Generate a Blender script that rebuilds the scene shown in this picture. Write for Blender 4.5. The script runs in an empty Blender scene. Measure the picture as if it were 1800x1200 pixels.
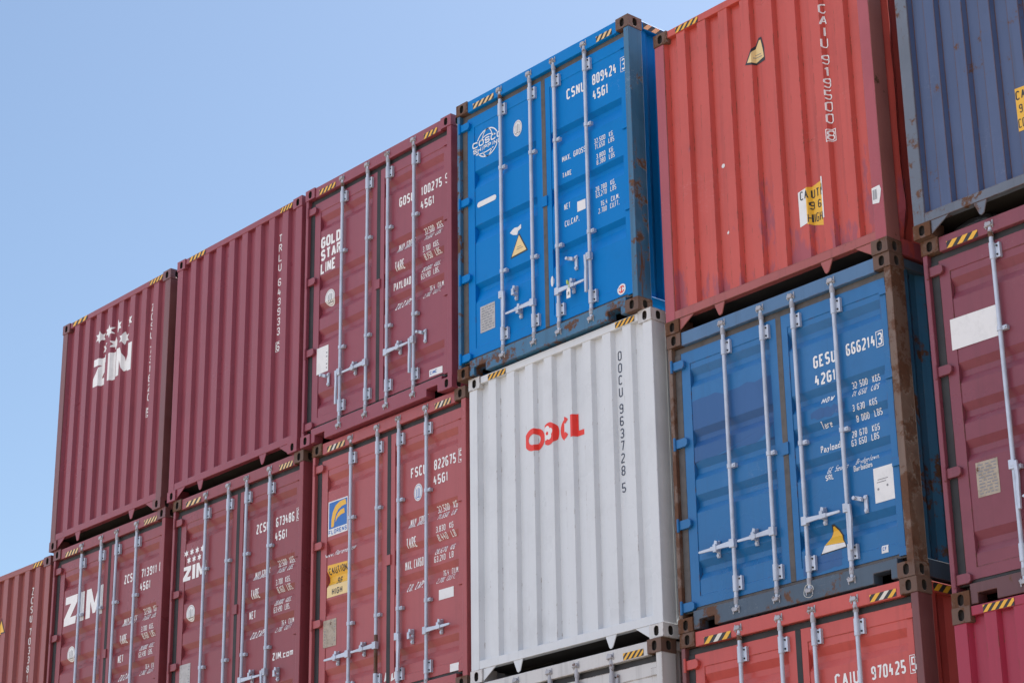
import bpy, bmesh, math, random
from mathutils import Vector, Matrix
random.seed(7)
S = bpy.context.scene
COL = S.collection
R = math.radians

# ------------------------------------------------------------------ camera
cam = bpy.data.cameras.new('camera'); co = bpy.data.objects.new('camera', cam); COL.objects.link(co)
rx = Vector((0.6589983, 0.75202451, -0.01343044)); ux = Vector((0.27459803, -0.2239296, 0.93512109)); fx = Vector((-0.70022651, 0.61993119, 0.35407367))
co.matrix_world = Matrix(((rx.x, ux.x, -fx.x, 14.6864), (rx.y, ux.y, -fx.y, -12.4747), (rx.z, ux.z, -fx.z, 5.792 - 4.0021), (0, 0, 0, 1)))
cam.sensor_width = 36; cam.lens = 3808.4 / 1800 * 36
cam.clip_start = 0.1; cam.clip_end = 5000
cam.dof.use_dof = True; cam.dof.focus_distance = 19.0; cam.dof.aperture_fstop = 10.0
S.camera = co
S.render.resolution_x = 1024; S.render.resolution_y = 682
S.view_settings.view_transform = 'Standard'; S.view_settings.look = 'None'
S.view_settings.exposure = 1.82; S.view_settings.gamma = 1.0

# ------------------------------------------------------------------ sky and sun
SUN_EL, SUN_AZ = R(55), R(0.5)          # azimuth clockwise from +Y: behind the stack, a little to the right
w = bpy.data.worlds.new('World'); S.world = w; w.use_nodes = True
nt = w.node_tree; nt.nodes.clear()
sky = nt.nodes.new('ShaderNodeTexSky'); sky.sky_type = 'NISHITA'; sky.sun_disc = False
sky.sun_elevation = SUN_EL; sky.sun_rotation = SUN_AZ; sky.air_density = 1.0; sky.dust_density = 1.6; sky.ozone_density = 2.0
bg = nt.nodes.new('ShaderNodeBackground'); bg.inputs[1].default_value = 0.05
wo = nt.nodes.new('ShaderNodeOutputWorld')
# unseen bright cloud bank added behind the camera's left shoulder as fill light
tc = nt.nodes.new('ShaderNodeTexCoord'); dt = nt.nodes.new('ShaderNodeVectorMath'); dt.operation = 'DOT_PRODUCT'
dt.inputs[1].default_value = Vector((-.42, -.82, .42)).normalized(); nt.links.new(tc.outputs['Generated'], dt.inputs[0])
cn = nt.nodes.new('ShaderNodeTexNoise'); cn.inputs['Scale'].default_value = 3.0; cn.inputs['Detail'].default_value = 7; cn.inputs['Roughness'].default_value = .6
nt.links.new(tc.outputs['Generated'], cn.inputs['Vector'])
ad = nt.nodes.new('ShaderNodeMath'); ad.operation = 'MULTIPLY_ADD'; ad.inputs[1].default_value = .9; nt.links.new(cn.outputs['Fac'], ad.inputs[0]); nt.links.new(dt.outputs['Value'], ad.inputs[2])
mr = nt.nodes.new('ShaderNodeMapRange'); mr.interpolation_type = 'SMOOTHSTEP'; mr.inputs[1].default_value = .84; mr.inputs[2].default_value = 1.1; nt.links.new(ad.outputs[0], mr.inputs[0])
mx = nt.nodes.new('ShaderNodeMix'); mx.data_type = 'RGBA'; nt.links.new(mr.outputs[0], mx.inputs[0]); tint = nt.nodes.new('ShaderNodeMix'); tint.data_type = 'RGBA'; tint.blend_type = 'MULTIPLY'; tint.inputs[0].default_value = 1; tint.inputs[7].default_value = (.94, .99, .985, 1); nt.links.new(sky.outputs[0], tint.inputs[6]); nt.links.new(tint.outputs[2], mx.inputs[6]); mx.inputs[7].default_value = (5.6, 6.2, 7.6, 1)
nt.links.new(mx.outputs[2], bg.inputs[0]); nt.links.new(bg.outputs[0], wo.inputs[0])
sl = bpy.data.lights.new('sun', 'SUN'); so = bpy.data.objects.new('sun', sl); COL.objects.link(so)
sl.energy = 4.0; sl.angle = R(0.5); sl.color = (1.0, 0.95, 0.87)
sd = Vector((math.sin(SUN_AZ) * math.cos(SUN_EL), math.cos(SUN_AZ) * math.cos(SUN_EL), math.sin(SUN_EL)))
so.rotation_euler = sd.to_track_quat('Z', 'Y').to_euler(); so.location = (0, 30, 40)

# ------------------------------------------------------------------ materials
class NT:
    def __init__(s, name):
        s.m = bpy.data.materials.new(name); s.m.use_nodes = True; s.t = s.m.node_tree
        s.b = s.t.nodes['Principled BSDF']
    def n(s, typ, **kw):
        nd = s.t.nodes.new(typ)
        for k, v in kw.items(): setattr(nd, k, v)
        return nd
    def l(s, a, b): s.t.links.new(a, b)
    def noise(s, vec, scale, detail=4, rough=.55, w=0.0, dist=0.0):
        nd = s.n('ShaderNodeTexNoise', noise_dimensions='4D')
        nd.inputs['Scale'].default_value = scale; nd.inputs['Detail'].default_value = detail
        nd.inputs['Roughness'].default_value = rough; nd.inputs['W'].default_value = w; nd.inputs['Distortion'].default_value = dist
        s.l(vec, nd.inputs['Vector']); return nd.outputs['Fac']
    def rng(s, fac, a, b, c=0.0, d=1.0):
        nd = s.n('ShaderNodeMapRange', interpolation_type='SMOOTHSTEP')
        for i, v in enumerate((a, b, c, d)): nd.inputs[i + 1].default_value = v
        s.l(fac, nd.inputs[0]); return nd.outputs[0]
    def math(s, op, a, b=None, clamp=False):
        nd = s.n('ShaderNodeMath', operation=op, use_clamp=clamp)
        for i, v in enumerate((a, b)):
            if v is None: continue
            if isinstance(v, (int, float)): nd.inputs[i].default_value = v
            else: s.l(v, nd.inputs[i])
        return nd.outputs[0]
    def mix(s, fac, a, b, blend='MIX'):
        nd = s.n('ShaderNodeMix', data_type='RGBA', blend_type=blend)
        for i, v in ((0, fac), (6, a), (7, b)):
            if isinstance(v, (int, float)): nd.inputs[i].default_value = v
            elif isinstance(v, tuple): nd.inputs[i].default_value = (*v, 1)
            else: s.l(v, nd.inputs[i])
        return nd.outputs[2]
    def mapping(s, vec, scale, rot=(0, 0, 0)):
        nd = s.n('ShaderNodeMapping'); nd.inputs['Scale'].default_value = scale; nd.inputs['Rotation'].default_value = rot
        s.l(vec, nd.inputs['Vector']); return nd.outputs[0]

_seed = [0]
def paint(name, col, rust=.25, fade=.25, dirt=.35, rough=.34, edge=.4, scuff=.3, bump=.12, low=None, spec=.36):
    """weathered container paint: fading, vertical run-off streaks, rust spots, worn edges, scuffs"""
    _seed[0] += 1; w0 = _seed[0] * 7.31
    k = NT(name); tc = k.n('ShaderNodeTexCoord'); v = tc.outputs['Object']
    faded = tuple(min(.9, c * 1.12 + .022) for c in col); dark = tuple(c * .72 for c in col)
    big = k.noise(v, .8, 5, .6, w0)
    c = k.mix(k.math('MULTIPLY', k.rng(big, .4, .68), fade), col, faded)
    c = k.mix(k.math('MULTIPLY', k.rng(k.noise(v, 1.7, 6, .65, w0 + 2), .48, .72), .35), c, dark)
    st = k.noise(k.mapping(v, (11, 11, .45)), 1.0, 6, .65, w0 + 3)
    c = k.mix(k.math('MULTIPLY', k.rng(st, .5, .72), dirt * .6), c, tuple(x * .45 + .012 for x in col))
    st2 = k.noise(k.mapping(v, (30, 30, .8)), 1.0, 4, .6, w0 + 4)
    c = k.mix(k.math('MULTIPLY', k.rng(st2, .54, .75), dirt * .35), c, tuple(min(.9, x * .95 + .035) for x in col))
    fine = k.noise(v, 28, 5, .7, w0 + 5)
    c = k.mix(k.math('MULTIPLY', k.rng(fine, .5, .8), .22), c, dark)
    # scuffs: broken thin pale scratches
    sc = k.noise(k.mapping(v, (3, 3, 9), (.3, .5, .2)), 2.0, 3, .5, w0 + 6, 1.2)
    line = k.rng(k.math('ABSOLUTE', k.math('SUBTRACT', sc, .5)), .0, .006, 1, 0)
    patch = k.rng(k.noise(v, 1.6, 3, .5, w0 + 7), .6, .66)
    c = k.mix(k.math('MULTIPLY', k.math('MULTIPLY', line, patch), scuff), c, tuple(min(.9, x * .6 + .3) for x in col))
    if low:      # scrapes along the lower third
        sx = k.n('ShaderNodeSeparateXYZ'); k.l(v, sx.inputs[0])
        lm = k.math('ADD', k.noise(k.mapping(v, (7, 7, 2.2)), 1.0, 5, .6, w0 + 13), k.math('MULTIPLY', sx.outputs[2], -.14))
        c = k.mix(k.math('MULTIPLY', k.rng(lm, .46, .54), .65), c, low)
    # rust
    rn = k.noise(v, 3.2, 12, .74, w0 + 8)
    t = .74 - rust * .26
    rm = k.rng(rn, t, t + .05)
    rn2 = k.noise(k.mapping(v, (9, 9, 1.3)), 1.0, 10, .75, w0 + 9)
    t2 = .79 - rust * .24
    rm = k.math('MAXIMUM', rm, k.rng(rn2, t2, t2 + .06))
    if edge > 0:
        bv = k.n('ShaderNodeBevel', samples=4); bv.inputs[0].default_value = .014
        ge = k.n('ShaderNodeNewGeometry')
        dp = k.n('ShaderNodeVectorMath', operation='DOT_PRODUCT'); k.l(bv.outputs[0], dp.inputs[0]); k.l(ge.outputs['Normal'], dp.inputs[1])
        em = k.rng(k.math('SUBTRACT', 1.0, dp.outputs['Value']), .02, .16)
        em = k.math('MULTIPLY', em, k.rng(k.noise(v, 9, 8, .7, w0 + 10), .62 - edge * .3, .72 - edge * .3))
        rm = k.math('MAXIMUM', rm, k.math('MULTIPLY', em, min(1, .4 + edge)))
    rc = k.mix(k.noise(v, 40, 6, .7, w0 + 11), (.045, .022, .014), (.17, .075, .038))
    c = k.mix(rm, c, rc)
    k.l(c, k.b.inputs['Base Color'])
    k.l(k.math('ADD', k.math('MULTIPLY', rm, .35), k.rng(big, .3, .7, rough - .08, rough + .12)), k.b.inputs['Roughness'])
    k.b.inputs['Specular IOR Level'].default_value = spec
    bp = k.n('ShaderNodeBump'); bp.inputs['Strength'].default_value = bump; bp.inputs['Distance'].default_value = .03
    k.l(k.math('ADD', k.math('ADD', k.noise(v, 2.6, 2, .5, w0 + 12), k.math('MULTIPLY', fine, .08)), k.math('MULTIPLY', rm, -.06)), bp.inputs['Height'])
    k.l(bp.outputs[0], k.b.inputs['Normal'])
    return k.m

def simple(name, col, rough=.5, metal=0.0, var=.25, scale=14, spec=.4, rust=0.0):
    _seed[0] += 1; w0 = _seed[0] * 3.7
    k = NT(name); v = k.n('ShaderNodeTexCoord').outputs['Object']
    n = k.noise(v, scale, 6, .65, w0)
    c = k.mix(k.math('MULTIPLY', k.rng(n, .4, .7), var), col, tuple(x * .55 for x in col))
    n2 = k.noise(v, scale * .2, 4, .6, w0 + 1)
    c = k.mix(k.math('MULTIPLY', k.rng(n2, .4, .7), var * .8), c, tuple(min(.95, x * .9 + .04) for x in col))
    if rust:
        rm = k.rng(k.noise(v, 8, 10, .72, w0 + 2), .72 - rust * .3, .78 - rust * .3)
        c = k.mix(rm, c, k.mix(k.noise(v, 60, 4, .6, w0), (.05, .024, .015), (.2, .09, .045)))
    k.l(c, k.b.inputs['Base Color']); k.b.inputs['Roughness'].default_value = rough; k.b.inputs['Metallic'].default_value = metal
    k.b.inputs['Specular IOR Level'].default_value = spec
    return k.m

def worn_print(name, col, rough=.5, wear=.3):
    """printed lettering or sticker with small bare flakes (cut by transparency)"""
    _seed[0] += 1; w0 = _seed[0] * 5.1
    k = NT(name); v = k.n('ShaderNodeTexCoord').outputs['Object']
    n = k.noise(v, 11, 8, .7, w0)
    c = k.mix(k.math('MULTIPLY', k.rng(n, .45, .7), .35), col, tuple(x * .7 for x in col))
    k.l(c, k.b.inputs['Base Color']); k.b.inputs['Roughness'].default_value = rough
    if wear:
        t = .72 - wear * .16
        k.l(k.rng(k.noise(v, 16, 8, .75, w0 + 2), t, t + .04, 1, 0), k.b.inputs['Alpha'])
    return k.m

M = {}
M['gasket'] = simple('black_rubber', (.022, .023, .026), .6, var=.5)
M['gasket_dusty'] = simple('dusty_rubber', (.10, .095, .095), .7, var=.6)
M['zinc'] = simple('galvanised_steel', (.52, .58, .68), .38, .25, .45, 7, rust=.3)
M['zinc_old'] = simple('dull_galvanised_steel', (.40, .41, .45), .48, .2, .5, 9, rust=.55)
M['rustcast'] = paint('rusty_cast_steel', (.13, .075, .055), rust=.9, dirt=.5, rough=.6, edge=.3, bump=.3)
M['hole'] = simple('dark_cavity_steel', (.02, .016, .014), .8)
M['under'] = simple('bitumen_underside', (.012, .012, .013), .75, var=.3)
M['white_print'] = worn_print('white_lettering', (.80, .81, .82), .45, .04)
M['white_sticker'] = worn_print('white_sticker', (.74, .75, .76), .4, .12)
M['black_print'] = worn_print('black_lettering', (.02, .022, .03), .5, .25)
M['navy_print'] = worn_print('navy_lettering', (.035, .05, .09), .5, .2)
M['red_print'] = worn_print('red_lettering', (.75, .035, .02), .45, .05)
M['yellow'] = worn_print('yellow_sticker', (.78, .44, .03), .4, .1)
M['yellow_pale'] = worn_print('pale_yellow_sticker', (.76, .58, .27), .4, .3)
M['blue_print'] = worn_print('blue_sticker', (.01, .13, .45), .4, .0)
M['ink'] = worn_print('faded_print', (.2, .21, .24), .5, .2)
M['plate'] = simple('data_plate_metal', (.46, .45, .44), .5, .3, .6, 30)
M['plate_old'] = simple('rusty_data_plate', (.42, .36, .29), .6, .1, .8, 26, rust=.5)
M['tarp'] = simple('black_tarpaulin', (.016, .017, .02), .35, var=.5)
M['floor'] = simple('underfloor_steel', (.02, .018, .017), .8)

# ------------------------------------------------------------------ mesh helpers
L = 12.192; W = 2.438
class MB:
    """collects polygons for ONE mesh"""
    def __init__(s): s.v = []; s.f = []; s.mi = []
    def add(s, vs, fs, mi=0):
        o = len(s.v); s.v += [tuple(p) for p in vs]; s.f += [tuple(i + o for i in f) for f in fs]; s.mi += [mi] * len(fs)
    def box(s, a, b, mi=0):
        x0, y0, z0 = a; x1, y1, z1 = b
        s.add([(x0, y0, z0), (x1, y0, z0), (x1, y1, z0), (x0, y1, z0), (x0, y0, z1), (x1, y0, z1), (x1, y1, z1), (x0, y1, z1)],
              [(0, 3, 2, 1), (4, 5, 6, 7), (0, 1, 5, 4), (1, 2, 6, 5), (2, 3, 7, 6), (3, 0, 4, 7)], mi)
    def prism(s, poly, y0, y1, mi=0):
        """poly in (x,z), extruded along y"""
        n = len(poly)
        ar = sum(poly[i][0] * poly[(i + 1) % n][1] - poly[(i + 1) % n][0] * poly[i][1] for i in range(n))
        if ar < 0: poly = poly[::-1]
        vs = [(x, y0, z) for x, z in poly] + [(x, y1, z) for x, z in poly]
        fs = [tuple(range(n)), tuple(range(2 * n - 1, n - 1, -1))] + [((i + 1) % n, i, n + i, n + (i + 1) % n) for i in range(n)]
        s.add(vs, fs, mi)
    def tube(s, pts, r, n=12, mi=0, caps=True):
        pts = [Vector(p) for p in pts]; rr = r if isinstance(r, (list, tuple)) else [r] * len(pts)
        vs = []; fs = []
        up = None
        for i, p in enumerate(pts):
            d = (pts[min(i + 1, len(pts) - 1)] - pts[max(i - 1, 0)]).normalized()
            a = d.cross(Vector((0, 1, 0)))
            if a.length < .1: a = d.cross(Vector((1, 0, 0)))
            if up is not None:
                a2 = up - d * up.dot(d)
                if a2.length > .1: a = a2
            a.normalize(); up = a; b = d.cross(a)
            for k in range(n):
                t = 2 * math.pi * k / n; vs.append(p + (a * math.cos(t) + b * math.sin(t)) * rr[i])
        for i in range(len(pts) - 1):
            for k in range(n):
                fs.append((i * n + k, i * n + (k + 1) % n, (i + 1) * n + (k + 1) % n, (i + 1) * n + k))
        if caps: fs += [tuple(range(n - 1, -1, -1)), tuple(range((len(pts) - 1) * n, len(pts) * n))]
        s.add(vs, fs, mi)
    def build(s, name, mats, parent=None, bevel=0.0, smooth=False, off=(0, 0, 0)):
        me = bpy.data.meshes.new(name)
        me.from_pydata([(x + off[0], y + off[1], z + off[2]) for x, y, z in s.v], [], s.f)
        mats = mats if isinstance(mats, (list, tuple)) else [mats]
        for m in mats: me.materials.append(m)
        for p, i in zip(me.polygons, s.mi): p.material_index = i; p.use_smooth = (smooth is True)
        bm = bmesh.new(); bm.from_mesh(me); bmesh.ops.recalc_face_normals(bm, faces=bm.faces) if smooth != 'keep' else None
        bm.to_mesh(me); bm.free(); me.update()
        o = bpy.data.objects.new(name, me); COL.objects.link(o)
        if parent: o.parent = parent
        if bevel:
            md = o.modifiers.new('bevel', 'BEVEL'); md.width = bevel; md.segments = 2; md.limit_method = 'ANGLE'; md.angle_limit = R(50)
        return o

OFF = (-W / 2, -L / 2, 0)     # container meshes are written with x,y from the front left corner; the Empty sits at the base centre

# ------------------------------------------------------------------ stencil stroke font (x: l a m b r, y: 0 a n m p b 1)
GL = {'0': ['a0 b0 ra rb b1 a1 lb la a0'], '1': ['m0 m1 le'], '2': ['lb a1 b1 rb rp la l0 r0'], '3': ['lb a1 b1 rb rp bm am', 'bm rn ra b0 a0 la'],
      '4': ['a1 ln rn', 'b0 bp'], '5': ['r1 l1 lm bm rn ra b0 a0 la'], '6': ['rb b1 a1 lb la a0 b0 ra rn bm lm'], '7': ['l1 r1 m0'],
      '8': ['am bm rp rb b1 a1 lb lp am', 'am ln la a0 b0 ra rn bm'], '9': ['la a0 b0 ra rb b1 a1 lb lp am rm'],
      'A': ['l0 m1 r0', 'an bn'], 'B': ['l0 l1 b1 rb rp bm lm', 'bm rn ra b0 l0'], 'C': ['rb b1 a1 lb la a0 b0 ra'], 'D': ['l0 l1 b1 rb ra b0 l0'],
      'E': ['r1 l1 l0 r0', 'lm bm'], 'F': ['r1 l1 l0', 'lm bm'], 'G': ['rb b1 a1 lb la a0 b0 ra rm mm'], 'H': ['l0 l1', 'r0 r1', 'lm rm'], 'I': ['m0 m1'],
      'K': ['l0 l1', 'r1 lm r0'], 'L': ['l1 l0 r0'], 'M': ['l0 l1 mn r1 r0'], 'N': ['l0 l1 r0 r1'], 'O': ['a0 b0 ra rb b1 a1 lb la a0'],
      'P': ['l0 l1 b1 rb rp bm lm'], 'R': ['l0 l1 b1 rb rp bm lm', 'mm r0'], 'S': ['rb b1 a1 lb lp am bm rn ra b0 a0 la'], 'T': ['l1 r1', 'm0 m1'],
      'U': ['l1 la a0 b0 ra r1'], 'V': ['l1 m0 r1'], 'W': ['l1 a0 mb b0 r1'], 'X': ['l0 r1', 'l1 r0'], 'Y': ['l1 mm r1', 'mm m0'], 'Z': ['l1 r1 l0 r0'],
      '.': ['m0 mt'], ',': ['m0 mt'], '-': ['lm rm'], "'": ['mb m1'],
      # lower case on an x-height of p
      'a': ['lp bp rm r0 l0 ln rn'], 'c': ['rp lp l0 r0'], 'd': ['r1 r0 l0 lp rp'], 'e': ['ln rn rp lp l0 r0'], 'g': ['r0 l0 lp rp rd ld'], 'i': ['m0 mp'],
      'l': ['m0 m1'], 'm': ['l0 lp rp r0', 'm0 mp'], 'n': ['l0 lp bp rm r0'], 'o': ['l0 r0 rp lp l0'], 'r': ['l0 lp rp'], 's': ['rp lp ln rn r0 l0'],
      't': ['m1 m0 r0', 'lp rp'], 'b': ['l1 l0 r0 rp lp'], 'w': ['lp a0 mn b0 rp'], 'y': ['lp mn', 'rp ld'], 'f': ['r1 m1 m0', 'lp rp'], 'h': ['l0 l1', 'lp rp r0']}
NARROW = {'1': .62, 'I': .35, '.': .42, ',': .42, ' ': .75, "'": .42, 'i': .4, 'l': .4, 't': .8, 'M': 1.2, 'W': 1.2, 'm': 1.2, 'w': 1.2}

class Decal:
    """flat polygons in (x, z) that are later laid onto the sheet metal"""
    def __init__(s): s.p = []; s.g = []; s.k = 0     # (layer, polygon), line index
    def poly(s, pts, layer=0): s.p.append((layer, list(pts))); s.g.append(s.k)
    def rect(s, x0, z0, x1, z1, layer=0): s.poly([(x0, z0), (x1, z0), (x1, z1), (x0, z1)], layer)
    def quad(s, pts, layer=0): s.poly(pts, layer)
    def disc(s, cx, cz, rx, rz, n=24, layer=0, a0=0, a1=360):
        s.poly([(cx + rx * math.cos(R(a0 + (a1 - a0) * i / n)), cz + rz * math.sin(R(a0 + (a1 - a0) * i / n))) for i in range(n)], layer)
    def arc(s, cx, cz, rx, rz, a0, a1, t, n=20, layer=0):
        for i in range(n):
            A, B = R(a0 + (a1 - a0) * i / n), R(a0 + (a1 - a0) * (i + 1) / n)
            s.poly([(cx + rx * math.cos(A), cz + rz * math.sin(A)), (cx + rx * math.cos(B), cz + rz * math.sin(B)),
                    (cx + (rx - t) * math.cos(B), cz + (rz - t) * math.sin(B)), (cx + (rx - t) * math.cos(A), cz + (rz - t) * math.sin(A))], layer)
    def ribbon(s, pts, t, layer=0):
        closed = pts[0] == pts[-1]
        if not closed:
            for i in range(1, len(pts) - 1):
                a = Vector(pts[i]) - Vector(pts[i - 1]); b = Vector(pts[i + 1]) - Vector(pts[i])
                if a.angle(b, 0) > R(108):
                    s.ribbon(list(pts[:i]) + [pts[i]], t, layer); s.ribbon([pts[i]] + list(pts[i + 1:]), t, layer + .12); return
        P = [Vector(p) for p in pts]
        if closed: P = P[:-1]
        n = len(P); Ls = []; Rs = []
        for i in range(n):
            d1 = (P[i] - P[i - 1]).normalized() if (i > 0 or closed) else None
            d2 = (P[(i + 1) % n] - P[i]).normalized() if (i < n - 1 or closed) else None
            if d1 is None: d1 = d2
            if d2 is None: d2 = d1
            n1 = Vector((-d1.y, d1.x)); n2 = Vector((-d2.y, d2.x)); m = n1 + n2
            if m.length < 1e-4: m = n1.copy()
            m.normalize(); k = min(1.7, 1 / max(.3, m.dot(n1)))
            Ls.append(P[i] + m * (t / 2 * k)); Rs.append(P[i] - m * (t / 2 * k))
        for i in range(n if closed else n - 1):
            j = (i + 1) % n
            s.poly([Rs[i], Rs[j], Ls[j], Ls[i]], layer)
    def glyph(s, ch, x, z, w, h, t, layer=0):
        if ch not in GL: return
        t = min(t, w * (.36 if h > .08 else .29)) if ch not in "Il1i.,'" else min(t, h * .13)
        X0, X1 = x + t / 2, x + w - t / 2; Z0, Z1 = z + t / 2, z + h - t / 2
        c = min((X1 - X0) * .30, h * .16); zm = (Z0 + Z1) / 2
        if ch.islower(): zm = Z0 + (Z1 - Z0) * .42
        mx = {'l': X0, 'a': X0 + c, 'm': (X0 + X1) / 2, 'b': X1 - c, 'r': X1}
        mz = {'0': Z0, 'a': Z0 + c, 'n': zm - c, 'm': zm, 'p': zm + c, 'b': Z1 - c, '1': Z1, 'e': Z0 + (Z1 - Z0) * .74, 't': Z0 + t * .35, 'd': Z0 - h * .22}
        if ch in '.,': mz['0'] = Z0 - t * .5; mz['t'] = Z0 + t * .6
        for k, st in enumerate(GL[ch]):
            s.ribbon([(mx[q[0]], mz[q[1]]) for q in st.split()], t, layer + k * .3)
    def text(s, txt, x, z, w, h, t=None, layer=0, gap=.27):
        t = t or h * .17; s.k += 1
        adv = [NARROW.get(c, 1.0) for c in txt]
        u = w / (sum(adv) + gap * (len(txt) - 1))
        for c, a in zip(txt, adv):
            s.glyph(c, x, z, a * u, h, t, layer); x += (a + gap) * u
    def vtext(s, txt, x, ztop, w, h, pitch, gap, t, layer=0, boxed=True):
        z = ztop
        for i, c in enumerate(txt):
            if c == ' ': z -= gap; continue
            if boxed and i == len(txt) - 1:
                s.box_outline(x - .014, z - h - .012, x + w + .014, z + .012, .007, layer)
            if c in 'I1': s.glyph(c, x + w * .2, z - h, w * .6, h, t, layer)
            else: s.glyph(c, x, z - h, w, h, t, layer)
            z -= pitch
    def box_outline(s, x0, z0, x1, z1, t, layer=0):
        s.rect(x0, z0, x1, z0 + t, layer); s.rect(x0, z1 - t, x1, z1, layer); s.rect(x0, z0 + t, x0 + t, z1 - t, layer); s.rect(x1 - t, z0 + t, x1, z1 - t, layer)

def lay(dec, prof, xbreaks, zbreaks, name, mat, parent, eps=.0025):
    """drape a Decal on the sheet y = prof(x, z): cut it along the folds and set it just proud of the metal"""
    if name == 'lettering' and len(set(dec.g)) > 1:       # one mesh per line of writing
        for g in sorted(set(dec.g)):
            q = Decal(); q.p = [p for p, h in zip(dec.p, dec.g) if h == g]; q.g = [0] * len(q.p)
            lay(q, prof, xbreaks, zbreaks, name, mat, parent, eps)
        return
    bm = bmesh.new(); lay_ = bm.verts.layers.float.new('lay')
    for ly, pts in dec.p:
        vs = []
        for x, z in pts:
            vv = bm.verts.new((x, 0, z)); vv[lay_] = ly; vs.append(vv)
        try: bm.faces.new(vs)
        except ValueError: pass
    xs = [v.co.x for v in bm.verts]; zs = [v.co.z for v in bm.verts]
    if not xs: bm.free(); return None
    for b in xbreaks:
        if min(xs) < b < max(xs): bmesh.ops.bisect_plane(bm, geom=bm.verts[:] + bm.edges[:] + bm.faces[:], plane_co=(b, 0, 0), plane_no=(1, 0, 0), dist=1e-6)
    for b in zbreaks:
        if min(zs) < b < max(zs): bmesh.ops.bisect_plane(bm, geom=bm.verts[:] + bm.edges[:] + bm.faces[:], plane_co=(0, 0, b), plane_no=(0, 0, 1), dist=1e-6)
    bm.normal_update()
    for f in bm.faces:
        if f.normal.y > 0: f.normal_flip()
    for v in bm.verts: v.co.y = prof(v.co.x, v.co.z) - eps - v[lay_] * .0011
    for v in bm.verts: v.co += Vector(OFF)
    me = bpy.data.meshes.new(name); bm.to_mesh(me); bm.free(); me.materials.append(mat)
    o = bpy.data.objects.new(name, me); COL.objects.link(o); o.parent = parent
    return o

# ------------------------------------------------------------------ container parts
def piecewise(br):
    def f(t):
        if t <= br[0][0]: return br[0][1]
        for (a, ya), (b, yb) in zip(br, br[1:]):
            if t <= b: return ya + (yb - ya) * (t - a) / (b - a) if b > a else yb
        return br[-1][1]
    return f

def hole_face(mb, o, u, v, su, sv, ru, rv, n=28, depth=.028):
    """rectangle o..o+u*su+v*sv with an oval pocket; u, v unit vectors; material 1 inside"""
    o, u, v = Vector(o), Vector(u), Vector(v); nn = u.cross(v)
    c = o + u * su / 2 + v * sv / 2
    angs = sorted([2 * math.pi * i / n for i in range(n)] + [math.atan2(a * sv, b * su) % (2 * math.pi) for a in (1, -1) for b in (1, -1)])
    ang = []
    for a in angs:
        if not ang or a - ang[-1] > 1e-4: ang.append(a)
    N = len(ang); vs = []
    for a in ang:
        ca, sa = math.cos(a), math.sin(a)
        k = min(su / 2 / abs(ca) if abs(ca) > 1e-9 else 1e9, sv / 2 / abs(sa) if abs(sa) > 1e-9 else 1e9)
        vs.append(c + u * ca * k + v * sa * k)
    st = max(0, rv - ru)          # stadium: two half circles of radius ru
    def oval(a):
        ca, sa = math.cos(a), math.sin(a)
        return u * ru * ca + v * (ru * sa + math.copysign(st, sa) * min(1, abs(sa) * 3))
    for a in ang: vs.append(c + oval(a))
    for a in ang: vs.append(c + oval(a) * 1.02 - nn * depth)
    fs = []; 
    for i in range(N):
        j = (i + 1) % N; fs.append((i, j, N + j, N + i))
    mb.add(vs, fs, 0)
    fs2 = []
    for i in range(N):
        j = (i + 1) % N; fs2.append((N + i, N + j, 2 * N + j, 2 * N + i))
    fs2.append(tuple(range(2 * N, 3 * N)))
    mb.add(vs, fs2, 1)

CW, CD, CH = .162, .178, .118
def casting(x0, y0, z0, front, right, mat, parent):
    """corner casting block; front: -1 front end, +1 rear end; right: +1 right side, -1 left"""
    mb = MB(); x1, y1, z1 = x0 + CW, y0 + CD, z0 + CH
    X, Y, Z = Vector((1, 0, 0)), Vector((0, 1, 0)), Vector((0, 0, 1))
    if front < 0:
        hole_face(mb, (x0, y0, z0), X, Z, CW, CH, .025, .040); mb.add([(x0, y1, z0), (x1, y1, z0), (x1, y1, z1), (x0, y1, z1)], [(3, 2, 1, 0)])
    else:
        hole_face(mb, (x1, y1, z0), -X, Z, CW, CH, .025, .040); mb.add([(x0, y0, z0), (x1, y0, z0), (x1, y0, z1), (x0, y0, z1)], [(0, 1, 2, 3)])
    if right > 0:
        hole_face(mb, (x1, y0, z0), Y, Z, CD, CH, .025, .038); mb.add([(x0, y0, z0), (x0, y1, z0), (x0, y1, z1), (x0, y0, z1)], [(3, 2, 1, 0)])
    else:
        hole_face(mb, (x0, y1, z0), -Y, Z, CD, CH, .025, .038); mb.add([(x1, y0, z0), (x1, y1, z0), (x1, y1, z1), (x1, y0, z1)], [(0, 1, 2, 3)])
    hole_face(mb, (x0, y0, z1), X, Y, CW, CD, .032, .06)
    mb.add([(x0, y0, z0), (x1, y0, z0), (x1, y1, z0), (x0, y1, z0)], [(0, 3, 2, 1)])
    o = mb.build('corner_casting', [mat, M['hole']], parent, smooth='keep', off=OFF)
    bm = bmesh.new(); bm.from_mesh(o.data); bmesh.ops.remove_doubles(bm, verts=bm.verts, dist=1e-5); bm.to_mesh(o.data); bm.free()
    for p in o.data.polygons: p.use_smooth = False
    md = o.modifiers.new('bevel', 'BEVEL'); md.width = .006; md.segments = 2; md.limit_method = 'ANGLE'; md.angle_limit = R(60)
    return o

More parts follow.
